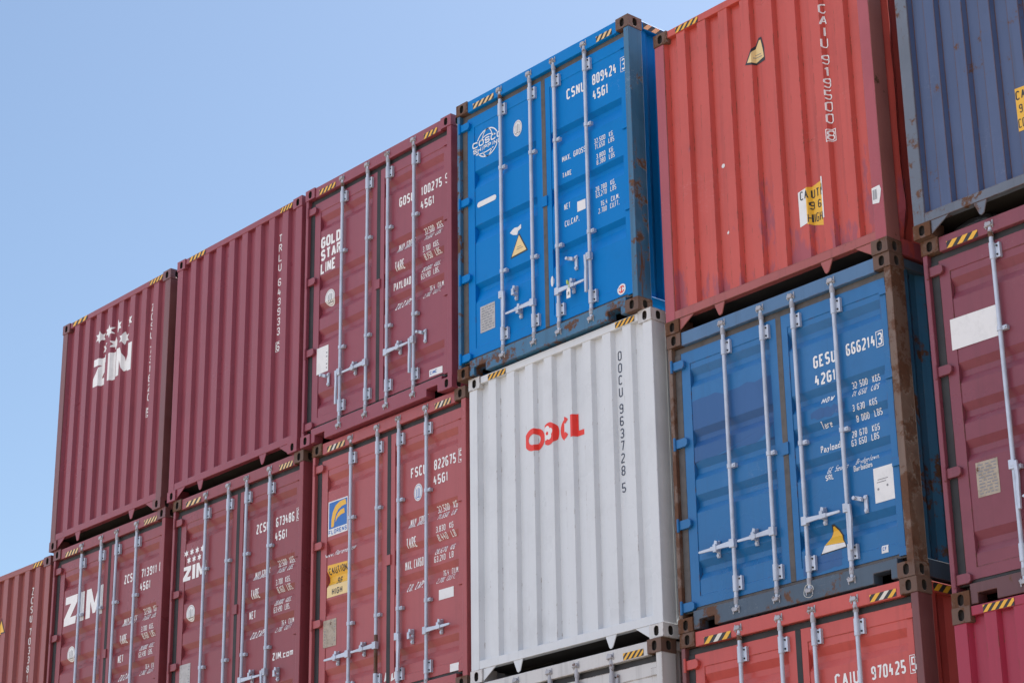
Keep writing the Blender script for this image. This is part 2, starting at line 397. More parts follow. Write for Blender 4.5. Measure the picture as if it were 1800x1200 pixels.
def corr(n0, n1, start, crest, slope, valley, y_c, y_v):
    """list of (t, y): starts on a crest level at n0, ends at n1"""
    br = [(n0, y_c), (start, y_c)]; t = start; pitch = crest + 2 * slope + valley
    while t + 2 * slope + valley <= n1 + 1e-6:
        br += [(t + slope, y_v), (t + slope + valley, y_v), (t + 2 * slope + valley, y_c)]
        t += 2 * slope + valley
        if t + crest + 2 * slope + valley <= n1 + 1e-6: br.append((t + crest, y_c)); t += crest
        else: break
    br.append((n1, y_c)) if br[-1][0] < n1 - 1e-6 else None
    return br

END_BR = corr(.1, W - .1, .115, .105, .021, .10967, .014, .056)   # pitch 0.2567: nine valleys, eight ribs
PANEL = (.215, 1.115, 1.315, 2.275)
def door_prof(H, grooves):
    br = [(.2, .045)]
    for zc, hh, *lo in sorted(grooves):
        br += [(zc - hh / 2, .051), (zc - hh / 2 + hh * (lo[0] if lo else .36), .100 if lo else .087), (zc + hh / 2 - hh * (.2 if lo else .36), .100 if lo else .087), (zc + hh / 2, .051)]
    br = [(.2, .045), (.285, .045), (.291, .051)] + br[1:] + [(H - .296, .051), (H - .290, .045), (H - .181, .045)]
    f = piecewise(br); x0, x1, x2, x3 = PANEL
    def prof(x, z):
        return f(z) if (x0 < x < x1 or x2 < x < x3) else .045
    return br, prof

from mathutils import noise as mn
noise3 = lambda p: mn.noise(Vector(p))
def part_panel_side(root, mat, H, right, dent=0.0):
    """corrugated long side"""
    br = corr(.16, L - .16, .24, .072, .068, .07, 0.0, 1.0)
    mb = MB(); vs = []; fs = []
    xc, xv = (W - .03, W - .066) if right else (.03, .066)
    N = 40 if dent else 1
    for t, k in br:
        for j in range(N + 1):
            z = .15 + (H - .235) * j / N
            x = xc + (xv - xc) * k
            if dent and .23 < t < 2.6: x += dent * max(0, 1 - abs(t - .72) / 1.3) * min(1, j / 4, (N - j) / 4) * max(.1, .62 + .5 * noise3((t * .8, z * 1.2, 3.1)) + .16 * noise3((t * 3, z * 3.2, 1.0)))
            vs.append((x, t, z))
    for i in range(len(br) - 1):
        for j in range(N): a = i * (N + 1) + j; b = a + N + 1; fs.append((a, b, b + 1, a + 1))
    mb.add(vs, fs)
    o = mb.build('side_panel', mat, root, smooth='keep', off=OFF)
    md = o.modifiers.new('solid', 'SOLIDIFY'); md.thickness = .004; md.offset = 0
    return o

def strip_hazard(root, x0, x1, z0, z1, y, mats, n=4, lean=1.0, side=None):
    """diagonal black and yellow warning tape as one mesh (material 0 black, 1 yellow, 2 white)"""
    mb = MB(); p = (x1 - x0) / n; s = (z1 - z0) * lean
    def V(x, z): return (x, y, z) if side is None else (side, x, z)
    mb.add([V(x0, z0), V(x1, z0), V(x1, z1), V(x0, z1)], [(0, 1, 2, 3)], 0)
    for i in range(-1, n + 1):
        a = x0 + i * p
        pts = [(a, z0), (a + p * .52, z0), (a + p * .52 + s, z1), (a + s, z1)]
        # clip to the tape
        def clip(pts, lim, keep_less):
            out = []
            for k in range(len(pts)):
                A, B = pts[k - 1], pts[k]
                ia = (A[0] <= lim) if keep_less else (A[0] >= lim); ib = (B[0] <= lim) if keep_less else (B[0] >= lim)
                if ia != ib:
                    t = (lim - A[0]) / (B[0] - A[0]); out.append((lim, A[1] + t * (B[1] - A[1])))
                if ib: out.append(B)
            return out
        q = clip(clip(pts, x0, False), x1, True) if True else pts
        if len(q) < 3: continue
        d = -.0012 if side is None else .0012
        mb.add([(x, y + d, z) if side is None else (side + d, x, z) for x, z in q], [tuple(range(len(q)))], 1 if (mats[2] is None or i % 2 == 0 or i in (-1, n - 1)) else 2)
    return mb.build('hazard_stripe', [m for m in mats if m], root, smooth='keep', off=OFF)

def hook(mb, x, z, y, open_=False):
    """handle retainer: base plate, jaw and swung latch"""
    mb.box((x - .016, y - .012, z - .07), (x + .016, y + .004, z + .07))
    mb.tube([(x, y - .022, z + .05), (x, y - .006, z + .05)], .014, 10); mb.tube([(x, y - .022, z - .052), (x, y - .006, z - .052)], .014, 10)
    if open_:
        mb.prism([(x - .018, z + .055), (x - .075, z + .075), (x - .09, z + .05), (x - .07, z + .04), (x - .018, z + .02)], y - .04, y - .015)
        mb.tube([(x - .08, y - .03, z + .058), (x - .08, y - .06, z + .058)], .016, 10)
    else:
        mb.box((x - .012, y - .06, z - .03), (x + .02, y - .012, z - .005)); mb.prism([(x - .02, z + .02), (x + .018, z + .02), (x + .022, z + .06), (x - .005, z + .07)], y - .05, y - .015)
        mb.box((x - .016, y - .062, z - .03), (x + .016, y - .05, z + .035))

def lever(mb, bx, z, kind, y=.015, ln=.36):
    """lock handle welded on the bar: left, right or swung down along the bar"""
    mb.box((bx - .026, y - .03, z - .035), (bx + .026, y + .012, z + .035))
    if kind in 'LR':
        s = -1 if kind == 'L' else 1
        P = [(bx + s * .02, z + .022), (bx + s * .12, z + .016), (bx + s * .2, z + .01), (bx + s * ln, z + .006), (bx + s * (ln + .012), z - .004), (bx + s * ln, z - .014), (bx + s * .2, z - .018), (bx + s * .12, z - .02), (bx + s * .02, z - .024)]
        mb.prism(P, y - .028, y - .014)
        mb.box((bx + s * .2 - .03 , y - .034, z - .022), (bx + s * .2 + .03, y - .026, z + .014))
    else:
        s = -1 if kind == 'l' else 1
        x = bx + s * .035
        P = [(x - .014, z + .02), (x + .014, z + .02), (x + .02, z - .1), (x + .014, z - .2), (x + .011, z - .34), (x - .011, z - .34), (x - .012, z - .2), (x - .006, z - .1)]
        mb.prism(P, y - .036, y - .014)
        mb.box((min(bx, x) - .008, y - .033, z - .015), (max(bx, x) + .008, y - .008, z + .018))

def lock_bar(door, x, H, mat, clamps, ztop, zbot, rusty=None):
    mb = MB(); y = .015
    if rusty: mb.tube([(x, y, rusty[0]), (x, y, rusty[1])], .0185, 14, 3)
    mb.tube([(x, y, zbot + .02), (x, y, ztop - .02)], .0175, 14)
    for zz, s in ((ztop, 1), (zbot, -1)):           # cams and keepers
        mb.tube([(x, y, zz - s * .10), (x, y, zz - s * .045)], .0225, 12, 2)
        mb.prism([(x - .024, zz - .014), (x + .02, zz - .014), (x + .03, zz), (x + .02, zz + .016), (x - .02, zz + .016), (x - .03, zz)], y - .03, y + .02, 2)
        mb.box((x - .036, y - .012, zz - .03), (x - .026, y + .006, zz + .03), 2); mb.box((x + .026, y - .012, zz - .03), (x + .036, y + .006, zz + .03), 2)
        mb.tube([(x - .04, y - .016, zz - s * .012), (x + .04, y - .016, zz - s * .012)], .007, 8, 2)
    for zz in (ztop - .215, zbot + .215):           # bearing brackets
        mb.tube([(x, y, zz - .065), (x, y, zz + .065)], .0245, 14)
        mb.box((x + .01, y + .006, zz - .055), (x + .062, y + .026, zz + .055)); mb.box((x + .05, y + .002, zz - .058), (x + .065, y + .03, zz + .058))
        for q in (-.035, .035): mb.tube([(x + .040, y - .002, zz + q), (x + .040, y + .008, zz + q)], .008, 8, 1)
    for zz in clamps:
        mb.tube([(x, y, zz - .018), (x, y, zz + .018)], .0235, 12); mb.box((x + .01, y - .004, zz - .016), (x + .062, y + .03, zz + .016))
        mb.tube([(x + .045, y - .012, zz), (x + .045, y, zz)], .009, 8)
    o = mb.build('locking_bar', [mat, M['hole'], M['zinc_old'], M['rustcast']], door, smooth='keep', off=OFF)
    for p in o.data.polygons: p.use_smooth = len(p.vertices) == 4
    o.data.set_sharp_from_angle(angle=R(40))
    return o

BARS = (.638, 1.07, 1.41, 1.835)
def add_doors(root, H, sp):
    m, fm = sp['paint'], sp.get('frame', sp['paint']); zinc = sp.get('zinc', M['zinc'])
    gro = sp['grooves']; br, prof = door_prof(H, gro)
    zt = H - .128; zd0, zd1 = .2, H - .181
    # header, sill with its two pockets
    mb = MB(); mb.box((CW, .008, zt), (W - CW, .11, H - .008)); mb.build('door_header', sp.get('header', fm), root, .005, off=OFF)
    mb = MB(); mb.prism([(CW, .012), (.228, .012), (.228, .088), (.395, .088), (.395, .012), (W - .395, .012), (W - .395, .088), (W - .228, .088), (W - .228, .012), (W - CW, .012), (W - CW, .165), (CW, .165)], .008, .12)
    mb.build('door_sill', sp.get('sill', fm), root, .005, off=OFF)
    # rubber seal seen round the doors
    mb = MB(); mb.box((.045, .050, zd1), (W - .07, .1, zt)); mb.box((.045, .050, .165), (W - .07, .1, .2)); mb.box((1.195, .042, .2), (1.252, .1, zd1))
    mb.box((.045, .041, .2), (.1155, .11, zd1)); mb.box((2.3355, .056, .2), (W - .07, .11, zd1)); mb.build('door_gasket', sp.get('gasket', M['gasket']), root, .004, off=OFF)
    hz = [H - .266, H - 1.076, 1.02, .21] if H > 2.7 else [2.30, 1.61, .906, .207]
    for side in (0, 1):
        xa, xd = (PANEL[0], PANEL[1]) if side == 0 else (PANEL[2], PANEL[3])
        x0, x1 = (.116, 1.2) if side == 0 else (1.247, 2.335)
        mb = MB(); vs = []; fs = []
        zs = [z for z, _ in br]
        for z, y in br: vs += [(x0, .045, z), (xa, .045, z), (xa, y, z), (xd, y, z), (xd, .045, z), (x1, .045, z)]
        for i in range(len(br) - 1):
            a, b = i * 6, i * 6 + 6
            for k in range(5): fs.append((a + k, a + k + 1, b + k + 1, b + k))
        n = len(vs); vs += [(x0, .1, zd0), (x1, .1, zd0), (x1, .1, zd1), (x0, .1, zd1)]
        e = (len(br) - 1) * 6
        fs += [tuple([k for k in range(5, -1, -1)] + [n, n + 1]), tuple([e + k for k in range(6)] + [n + 2, n + 3]),
               tuple([i * 6 for i in range(len(br))] + [n + 3, n]), tuple([i * 6 + 5 for i in range(len(br) - 1, -1, -1)] + [n + 1, n + 2])]
        mb.add(vs, fs)
        # raised edge fold on the right leaf covering the middle seal
        if side == 1:
            zz = H * .5 + (.0 if H > 2.7 else -.01)
            mb.box((1.19, .03, zz - .05), (1.262, .052, zz + .05))
        d = mb.build('door', m, root, smooth='keep', off=OFF)
        hm = sp.get('hinge', m)
        for zz in hz:
            mb = MB()
            if side == 0:
                mb.prism([(.03, zz - .035), (.15, zz - .035), (.172, zz - .018), (.172, zz + .024), (.15, zz + .042), (.03, zz + .042)], .012, .046)
                mb.tube([(.036, .006, zz - .055), (.036, .006, zz + .06)], .0125, 10)
            else:
                mb.prism([(2.28, zz - .03), (2.37, zz - .03), (2.37, zz + .037), (2.28, zz + .037)], .03, .05)
                mb.tube([(2.376, .02, zz - .05), (2.376, .02, zz + .055)], .0125, 10)
            mb.build('hinge', hm, d, .003, off=OFF)
        clamps = sp.get('clamps', (2.0, .93) if H > 2.7 else (1.28,))
        for bx in BARS[side * 2:side * 2 + 2]: lock_bar(d, bx, H, zinc, clamps, H - .062, .085, sp.get('rustbar', {}).get(BARS.index(bx)))
        for (bi, z, kind) in sp.get('levers', ()):
            if bi // 2 != side: continue
            mb = MB(); lever(mb, BARS[bi], z, kind); mb.build('handle', zinc, d, .002, off=OFF)
        for (hx, z, op) in sp.get('hooks', ()):
            if (hx > 1.22) != (side == 1): continue
            mb = MB(); hook(mb, hx, z, .045, op); mb.build('handle_latch', zinc, d, .002, off=OFF)
        zb = sorted({round(z, 4) for z, _ in br})
        for (px0, pz0, px1, pz1) in sp.get('patches', ()):
            if (px0 > 1.22) != (side == 1): continue
            rp = random.Random(int(px0 * 100)); e = lambda: rp.uniform(-.018, .018); n = 10; pd = Decal()
            pd.poly([(px0 + (px1 - px0) * i / n, pz0 + e()) for i in range(n + 1)] + [(px0 + (px1 - px0) * i / n, pz1 + e()) for i in range(n, -1, -1)])
            lay(pd, prof, [], zb, 'paint_patch', P['gesu_patch'], d, .0012)
        for nm, mat, dec in sp.get('decals', ()):
            xs = [p[0] for _, pl in dec.p for p in pl]
            sub = Decal(); pr = [(a, g) for a, g in zip(dec.p, dec.g) if (sum(q[0] for q in a[1]) / len(a[1]) > 1.22) == (side == 1)]
            sub.p = [a for a, g in pr]; sub.g = [g for a, g in pr]
            lay(sub, prof, [], zb, nm, M[mat], d)

def add_end(root, H, sp, rear=False):
    m, fm = sp['paint'], sp.get('frame', sp['paint'])
    Y = (lambda y: L - y) if rear else (lambda y: y)
    f = piecewise(END_BR)
    mb = MB(); vs = []; fs = []
    for x, y in END_BR: vs += [(x, Y(y), .18), (x, Y(y), H - .075)]
    for i in range(len(END_BR) - 1): fs.append((2 * i, 2 * i + 2, 2 * i + 3, 2 * i + 1))
    mb.add(vs, fs); d = mb.build('end_wall', m, root, smooth='keep', off=OFF)
    md = d.modifiers.new('solid', 'SOLIDIFY'); md.thickness = .004; md.offset = -1 if not rear else 1
    mb = MB(); mb.box((CW, min(Y(.008), Y(.09)), H - .078), (W - CW, max(Y(.008), Y(.09)), H - .008)); mb.build('end_header', fm, root, .005, off=OFF)
    mb = MB(); a, b = sorted((Y(.008), Y(.02))); c, e = sorted((Y(.02), Y(.075)))
    mb.box((.1, a, .122), (W - .1, b, .2)); mb.box((.1, c, .19), (W - .1, e, .2)); mb.box((.1, c, .122), (W - .1, e, .13))
    a, b = sorted((Y(.012), Y(.022)))
    for P in ([(CW, .012), (.337, .122), (CW, .122)], [(W - CW, .012), (W - .337, .122), (W - CW, .122)],
              [(.566, .122), (.691, .122), (.655, .02), (.628, .008), (.612, .02)], [(1.743, .122), (1.878, .122), (1.826, .02), (1.80, .008), (1.785, .02)]):
        mb.prism(P, a, b)
    mb.build('end_sill', sp.get('sill', fm), root, .003, off=OFF)
    if rear: return
    prof = lambda x, z: f(x)
    for nm, mat, dec in sp.get('decals', ()): lay(dec, prof, [x for x, _ in END_BR], [], nm, M[mat], d)

def container(sp, x, y, zb):
    H = sp['H']
    root = bpy.data.objects.new('shipping_container', None); COL.objects.link(root)
    root.location = (x + W / 2, y + L / 2, zb); root['label'] = sp['label']; root['category'] = 'container'; root['group'] = 'stacked shipping containers'
    m, fm = sp['paint'], sp.get('frame', sp['paint']); cm = sp.get('cast', fm)
    for ry in (0, 1):
        for rxx in (0, 1):
            x0 = -.002 if rxx == 0 else W - CW + .002; y0 = -.003 if ry == 0 else L - CD + .003
            for z0 in (.0015, H - CH - .0015): casting(x0, y0, z0, -1 if ry == 0 else 1, 1 if rxx else -1, cm, root)
    pm = sp.get('post', fm)
    pw = .07 if sp['kind'] == 'door' else .115
    for rxx in (0, 1):
        a = 0.002 if rxx == 0 else W - pw; b = (pw if sp['kind'] == 'end' else .045) if rxx == 0 else W - .002
        mb = MB(); mb.box((a, .004, CH), (b, .172, H - CH)); po = mb.build('corner_post', [pm, sp.get('post_side', pm)], root, .006, off=OFF)
        for q in po.data.polygons: q.material_index = 1 if q.normal.x > .9 else 0
        if rxx == 1:
            for nm, mat, dec in sp.get('post_decals', ()): lay(dec, lambda x, z: .004, [], [], nm, M[mat], po)
        mb = MB(); mb.box((0.004 if rxx == 0 else W - .115, L - .165, CH), (.115 if rxx == 0 else W - .004, L - .004, H - CH)); mb.build('corner_post', pm, root, .006, off=OFF)
        part_panel_side(root, sp.get('side', m), H, rxx == 1, sp.get('dent', 0.0) if rxx == 1 else 0.0)
        a, b = (.008, .068) if rxx == 0 else (W - .068, W - .008)
        mb = MB(); mb.box((a, CD, H - .09), (b, L - CD, H - .01)); mb.build('top_side_rail', fm, root, .004, off=OFF)
        mb = MB(); mb.box((a, CD, .02), (b, L - CD, .16)); mb.build('bottom_side_rail', fm, root, .004, off=OFF)
    # roof: shallow pressed sheet
    rb = corr(.1, L - .1, .2, .1, .02, .1, 0.0, 1.0); mb = MB(); vs = []; fs = []
    for t, k in rb: vs += [(.06, t, H - .022 - k * .02), (W - .06, t, H - .022 - k * .02)]
    for i in range(len(rb) - 1): fs.append((2 * i, 2 * i + 1, 2 * i + 3, 2 * i + 2))
    mb.add(vs, fs); mb.build('roof', m, root, smooth='keep', off=OFF)
    mb = MB(); mb.box((.068, .1, .135), (W - .068, L - .1, .17))
    k = 0.35
    while k < L - .3: mb.box((.068, k, .03 if k > 3.4 else .125), (.71 if k <= 3.4 else W - .068, k + .045, .136)); k += .305
    mb.build('underfloor', M['floor'], root, off=OFF)
    if sp['kind'] == 'door': add_doors(root, H, sp)
    else: add_end(root, H, sp)
    add_end(root, H, dict(paint=m, frame=fm), rear=True)
    hz = sp.get('hazard')
    if hz:
        z0, z1 = (H - .122, H - .064) if sp['kind'] == 'door' else (H - .074, H - .02)
        mats = [M['hazblack'], M[hz[0]], M[hz[1]] if hz[1] else None]
        rj = random.Random(len(sp['label']) * 13)
        for a, b in ((.235, .57), (W - .45, W - CW - .012)):
            a += rj.uniform(-.02, .04); b += rj.uniform(-.05, 0.0); zz = rj.uniform(-.006, .004)
            strip_hazard(root, a, b, z0 + zz, z1 + zz, .0045, mats, rj.choice((3, 4, 4)), rj.uniform(.7, 1.1))
    return root
M['hazblack'] = worn_print('black_hazard_tape', (.02, .02, .024), .5, .1)
M['hazyellow'] = worn_print('yellow_hazard_tape', (.80, .43, .03), .4, .15)
M['hazpale'] = worn_print('faded_hazard_tape', (.74, .50, .22), .4, .25)
M['hazwhite'] = worn_print('bleached_hazard_tape', (.70, .66, .58), .4, .25)

# ------------------------------------------------------------------ lettering layouts (metres on the container face)
G_HC = [(2.455, .17), (1.775, .165), (1.455, .165), (1.165, .165), (.465, .17)]
G_86 = [(2.165, .165), (1.625, .155), (1.345, .155), (1.06, .155), (.50, .16)]
G_3 = [(2.03, .19, .6), (1.45, .19, .6), (.84, .2, .6)]

def id_text(d, pre, num, chk, code, dz=0.0, boxed=True):
    d.text(pre, 1.557, 2.187 + dz, .238, .104, .017); d.text(num, 1.912, 2.187 + dz, .325, .102, .0165); d.text(chk, 2.296, 2.187 + dz, .046, .108, .0125)
    if boxed: d.box_outline(2.281, 2.172 + dz, 2.332, 2.31 + dz, .005)
    d.text(code, 1.904, 2.037 + dz, .215, .098, .016)
def weights(d, lab, kg, ku, lu, sh=0.0):
    """lab: four row names; kg: eight values"""
    for t, (x, z, ww, h) in zip(lab, ((1.513, 1.697, .275, .098), (1.491, 1.502, .15, .1), (1.476, 1.29, .276 if len(lab[2]) > 4 else .115, .086), (1.497, 1.077, .243, .082))):
        d.text(t, x + sh, z, ww, h, .0135)
    for (v, u), (x, z, ww, h) in zip(kg, ((1.925, 1.763, .295, .064), (1.948, 1.686, .275, .06), (1.937, 1.564, .258, .06), (1.95, 1.484, .258, .06), (1.924, 1.353, .286, .056), (1.912, 1.278, .284, .06), (2.0, 1.134, .232, .056), (1.944, 1.069, .27, .054))):
        d.text(v + '  ' + u, x + sh, z, ww, h, .0105, 0, .22)

def badge(out, cx, cz, rx, rz, base='white_sticker', ink='ink'):
    d = Decal(); d.disc(cx, cz, rx, rz); out.append(('badge', base, d))
    e = Decal(); e.arc(cx, cz, rx * .86, rz * .86, 0, 360, .004, 24, 1); e.rect(cx - rx * .4, cz - rz * .45, cx - rx * .28, cz + rz * .4, 1); e.rect(cx - rx * .05, cz - rz * .5, cx + rx * .08, cz + rz * .5, 1); e.rect(cx + rx * .3, cz - rz * .45, cx + rx * .42, cz + rz * .4, 1)
    e.rect(cx - rx * .5, cz - rz * .62, cx + rx * .5, cz - rz * .52, 1)
    out.append(('badge_print', ink, e))
def notice(out, x0, z0, x1, z1, mat='plate', rows=7, name='data_plate'):
    d = Decal(); d.rect(x0, z0, x1, z1); out.append((name, mat, d))
    e = Decal(); rnd = random.Random(int(x0 * 1000)); hh = (z1 - z0) / (rows + 1)
    for i in range(rows):
        z = z1 - (i + .8) * hh; x = x0 + .02
        while x < x1 - .03:
            q = min(x1 - .015, x + rnd.uniform(.012, .06)); e.rect(x, z - hh * .38, q, z, 1); x = q + rnd.uniform(.008, .02)
    out.append(('plate_print', 'ink', e))
def sticker(out, mat, pts, name='sticker', layer=0):
    d = Decal(); d.poly(pts, layer); out.append((name, mat, d))

def star(d, cx, cz, r):
    d.poly([(cx + (r if i % 2 == 0 else r * .5) * math.sin(math.pi * i / 6), cz + (r if i % 2 == 0 else r * .5) * math.cos(math.pi * i / 6)) for i in range(12)])
def bold_zim(d, x, z, w, h):
    zw, iw, mw = w * .34, w * .14, w * .44; g = w * .055
    T = lambda pts, ox, ow: [(ox + px * ow, z + pz * h) for px, pz in pts]
    d.poly(T([(.06, 1), (1, 1), (1, .74), (.5, .26), (.97, .26), (.93, 0), (0, 0), (0, .25), (.5, .74), (.06, .74)], x, zw))
    d.poly(T([(.05, 0), (1, 0), (1, 1), (.05, 1)], x + zw + g, iw))
    d.poly(T([(0, 0), (.26, 0), (.26, .55), (.42, .12), (.58, .12), (.74, .55), (.74, 0), (1, 0), (1, 1), (.72, 1), (.5, .46), (.28, 1), (0, 1)], x + zw + iw + 2 * g, mw))

# ------------------------------------------------------------------ paints
P = {}
P['m1'] = paint('plum_maroon_paint', (.255, .055, .077), rust=.24, fade=.35, dirt=.35, edge=.25)
P['m2'] = paint('wine_maroon_paint', (.255, .052, .076), rust=.24, fade=.3, dirt=.25, edge=.2)
P['m3'] = paint('maroon_door_paint', (.255, .054, .08), rust=.24, fade=.3, dirt=.25, edge=.25)
P['m4'] = paint('brown_maroon_paint', (.245, .052, .064), rust=.24, fade=.35, dirt=.35, edge=.35)
P['m5'] = paint('faded_red_maroon_paint', (.36, .082, .088), rust=.24, fade=.45, dirt=.35, edge=.35)
P['m6'] = paint('old_plum_paint', (.205, .05, .075), rust=.3, fade=.35, dirt=.5, edge=.55)
P['m7'] = paint('pinkish_maroon_paint', (.27, .075, .07), rust=.2, fade=.4, dirt=.45, edge=.4)
P['blue'] = paint('bright_blue_paint', (.0, .19, .55), rust=.05, fade=.03, dirt=.15, rough=.5, edge=.25, spec=.12)
P['blue_worn'] = paint('worn_blue_paint', (.035, .14, .26), rust=.82, fade=.6, dirt=.7, edge=.6, scuff=.8)
P['red_post'] = paint('rusty_red_post', (.30, .11, .095), rust=.6, fade=.5, dirt=.7, edge=.6, bump=.25)
P['gesu_patch'] = paint('overpainted_blue_patch', (.022, .10, .28), rust=.08, fade=.3, dirt=.5, edge=0)
P['white'] = paint('white_grey_paint', (.62, .655, .69), rust=.06, fade=.2, dirt=.2, edge=.25)
P['white_worn'] = paint('stained_white_paint', (.56, .56, .56), rust=.4, fade=.3, dirt=.6, edge=.6)
P['red'] = paint('orange_red_paint', (.51, .08, .062), rust=.45, fade=.35, dirt=.6, edge=.4, scuff=.4, low=(.26, .07, .11))
P['red2'] = paint('salmon_red_paint', (.50, .085, .075), rust=.3, fade=.4, dirt=.4, edge=.4)
P['gesu'] = paint('faded_mid_blue_paint', (.014, .14, .36), rust=.34, fade=.7, dirt=.4, edge=.4)
P['gesu_fr'] = paint('rust_eaten_blue_paint', (.06, .095, .14), rust=.72, fade=.5, dirt=.7, edge=.7)
P['gesu_hd'] = paint('streaked_mid_blue_paint', (.06, .15, .29), rust=.4, fade=.7, dirt=.8, edge=.6)
P['slate'] = paint('slate_blue_paint', (.062, .095, .195), rust=.56, fade=.4, dirt=.6, edge=.95)
P['slate_fr'] = paint('weathered_grey_blue_paint', (.12, .145, .19), rust=.74, fade=.6, dirt=.6, edge=.7)
P['red_plum'] = paint('plum_red_post', (.36, .075, .095), rust=.3, fade=.4, dirt=.6, edge=.6, scuff=.8)
P['red_sill'] = paint('scraped_red_rail', (.34, .09, .085), rust=.5, fade=.4, dirt=.8, edge=.8)
P['plum_sill'] = paint('grimy_plum_rail', (.12, .05, .055), rust=.6, fade=.4, dirt=.8, edge=.7)
P['crim'] = paint('crimson_paint', (.33, .028, .062), rust=.1, fade=.25, dirt=.35, edge=.4)
P['rusty'] = paint('rusted_brown_post', (.16, .105, .078), rust=1.0, fade=.5, dirt=.7, edge=.5, bump=.3)
P['plumpost'] = paint('brownish_plum_post', (.17, .06, .062), rust=.35, fade=.35, dirt=.5, edge=.5)
P['grey'] = paint('grey_paint', (.3, .31, .32), rust=.2)
P['green'] = paint('green_paint', (.05, .16, .09), rust=.2)

Z3 = 5.792; HC = 2.896; H8 = 2.591
CX = {'C1a': (-7.819, 0), 'C1b': (-7.747, .027), 'C2a': (-5.195, -.026), 'C2b': (-5.107, 0), 'C3a': (-2.674, -.036), 'C3b': (-2.55, .027), 'C4a': (-.092, -.082), 'C4b': (.012, -.035), 'C4c': (-.009, -.045),
      'C5a': (2.568, .014), 'C5b': (2.567, .026), 'C5c': (2.572, .032), 'C6a': (5.248, .037), 'C6b': (5.26, .099), 'C6c': (5.279, .064), 'C0b': (-10.341, .077)}
LEV_A = [(1, .64, 'L'), (0, .66, 'l'), (2, .65, 'R'), (3, .66, 'l')]
HOOK_A = [(.87, .64, False), (.41, .65, True), (1.6, .65, False), (1.99, .66, True)]

def spec(key, **kw): return dict(kw, key=key)
specs = []

# --- upper row: C1a, plum end with a white star emblem
dec = []
d = Decal()
for sx, sz in ((.875, 2.50), (1.095, 2.51), (1.30, 2.515), (1.536, 2.515), (.99, 2.335), (1.2, 2.335), (1.415, 2.335)): star(d, sx, sz, .085)
bold_zim(d, .765, 1.875, .84, .35); dec.append(('logo', 'white_print', d))
d = Decal(); d.vtext('ZCSU 731820 5', 1.966, 2.6, .052, .092, .116, .07, .014); dec.append(('lettering', 'white_print', d))
specs.append((spec('C1a', H=HC, kind='end', paint=P['m1'], post=P['plumpost'], cast=P['plumpost'], hazard=('hazyellow', None), decals=dec,
    label='plum ribbed container end with large white stars over bold white letters'), 2 * HC))
# --- C2a
dec = []; d = Decal(); d.vtext('TRLU 643933 6', 1.95, 2.6, .06, .09, .114, .06, .013); dec.append(('lettering', 'white_print', d))
specs.append((spec('C2a', H=HC, kind='end', paint=P['m2'], hazard=('hazyellow', None), decals=dec,
    label='plain wine maroon ribbed end right of the plum end with large stars'), 2 * HC))
# --- C3a
dec = []; d = Decal()
id_text(d, 'GOSU', '100275', '9', '45G1', boxed=False)
weights(d, ('MAX GROSS', 'TARE', 'PAYLOAD', 'CU.CAP.'), (('32.500', 'KGS.'), ('71.650', 'LBS.'), ('3.700', 'KGS.'), ('8.150', 'LBS.'), ('28.800', 'KGS.'), ('63.490', 'LBS.'), ('76.4', 'CU.M.'), ('2.700', 'CU.FT.')), 0, 0)
for t, z, ww in (('GOLD', 2.165, .345), ('STAR', 2.02, .36), ('LINE', 1.872, .265)): d.text(t, .226, z, ww, .128, .028, 0, .13)
dec.append(('lettering', 'white_print', d))
badge(dec, .40, 1.565, .085, .09); notice(dec, .195, .755, .388, 1.045, 'white_sticker', 6, 'notice')
sticker(dec, 'white_sticker', [(2.046, .218), (2.247, .212), (2.247, .28), (2.046, .293)]); d = Decal(); d.text('CIMC', 2.06, .236, .1, .036, .009, 1); dec.append(('sticker_print', 'blue_print', d))
specs.append((spec('C3a', H=HC, kind='door', paint=P['m3'], hazard=('hazyellow', None), grooves=G_HC, decals=dec, levers=LEV_A, hooks=HOOK_A,
    label='maroon doors with three stacked white words and number 100275, beside the bright blue doors'), 2 * HC))
# --- C4a bright blue
dec = []; d = Decal()
d.text('CSNU', 1.545, 2.378, .25, .108, .0175); d.text('809424', 1.897, 2.388, .322, .108, .0175); d.text('3', 2.292, 2.385, .05, .112, .014); d.box_outline(2.278, 2.368, 2.352, 2.514, .005); d.text('45G1', 1.899, 2.232, .203, .104, .017)
d.text('MAX. GROSS', 1.465, 1.763, .32, .058, .0105); d.text('TARE', 1.462, 1.601, .125, .05, .0105); d.text('NET', 1.478, 1.273, .082, .06, .0105); d.text('CU.CAP.', 1.481, 1.105, .195, .058, .0105)
for t, x, z, ww in (('32.500  KG', 1.899, 1.788, .245), ('71.650  LBS', 1.903, 1.728, .257), ('3.800  KG', 1.92, 1.628, .22), ('8.380  LBS', 1.924, 1.568, .235), ('28.780  KG', 1.897, 1.306, .247), ('63.270  LBS', 1.901, 1.247, .263), ('76.4  CU.M.', 1.958, 1.145, .245), ('2.700  CU.FT.', 1.928, 1.082, .273)):
    d.text(t, x, z, ww, .05, .0095)
dec.append(('lettering', 'white_print', d))
d = Decal(); cx, cz = .405, 2.372
d.arc(cx, cz, .165, .15, 25, 155, .012); d.arc(cx, cz, .165, .15, 205, 335, .012); d.arc(cx, cz, .085, .15, 30, 150, .010); d.arc(cx, cz, .085, .15, 215, 325, .010); d.arc(cx, cz - .05, .16, .135, 50, 130, .010, 10)
d.arc(cx - .03, cz, .25, .10, 235, 300, .010, 10)
d.text('COSCO', .19, 2.366, .43, .064, .0135, 0, .2); d.text('SHIPPING', .2, 2.308, .41, .046, .0095, 0, .22); dec.append(('logo', 'white_print', d))
badge(dec, .85, 2.352, .062, .085)
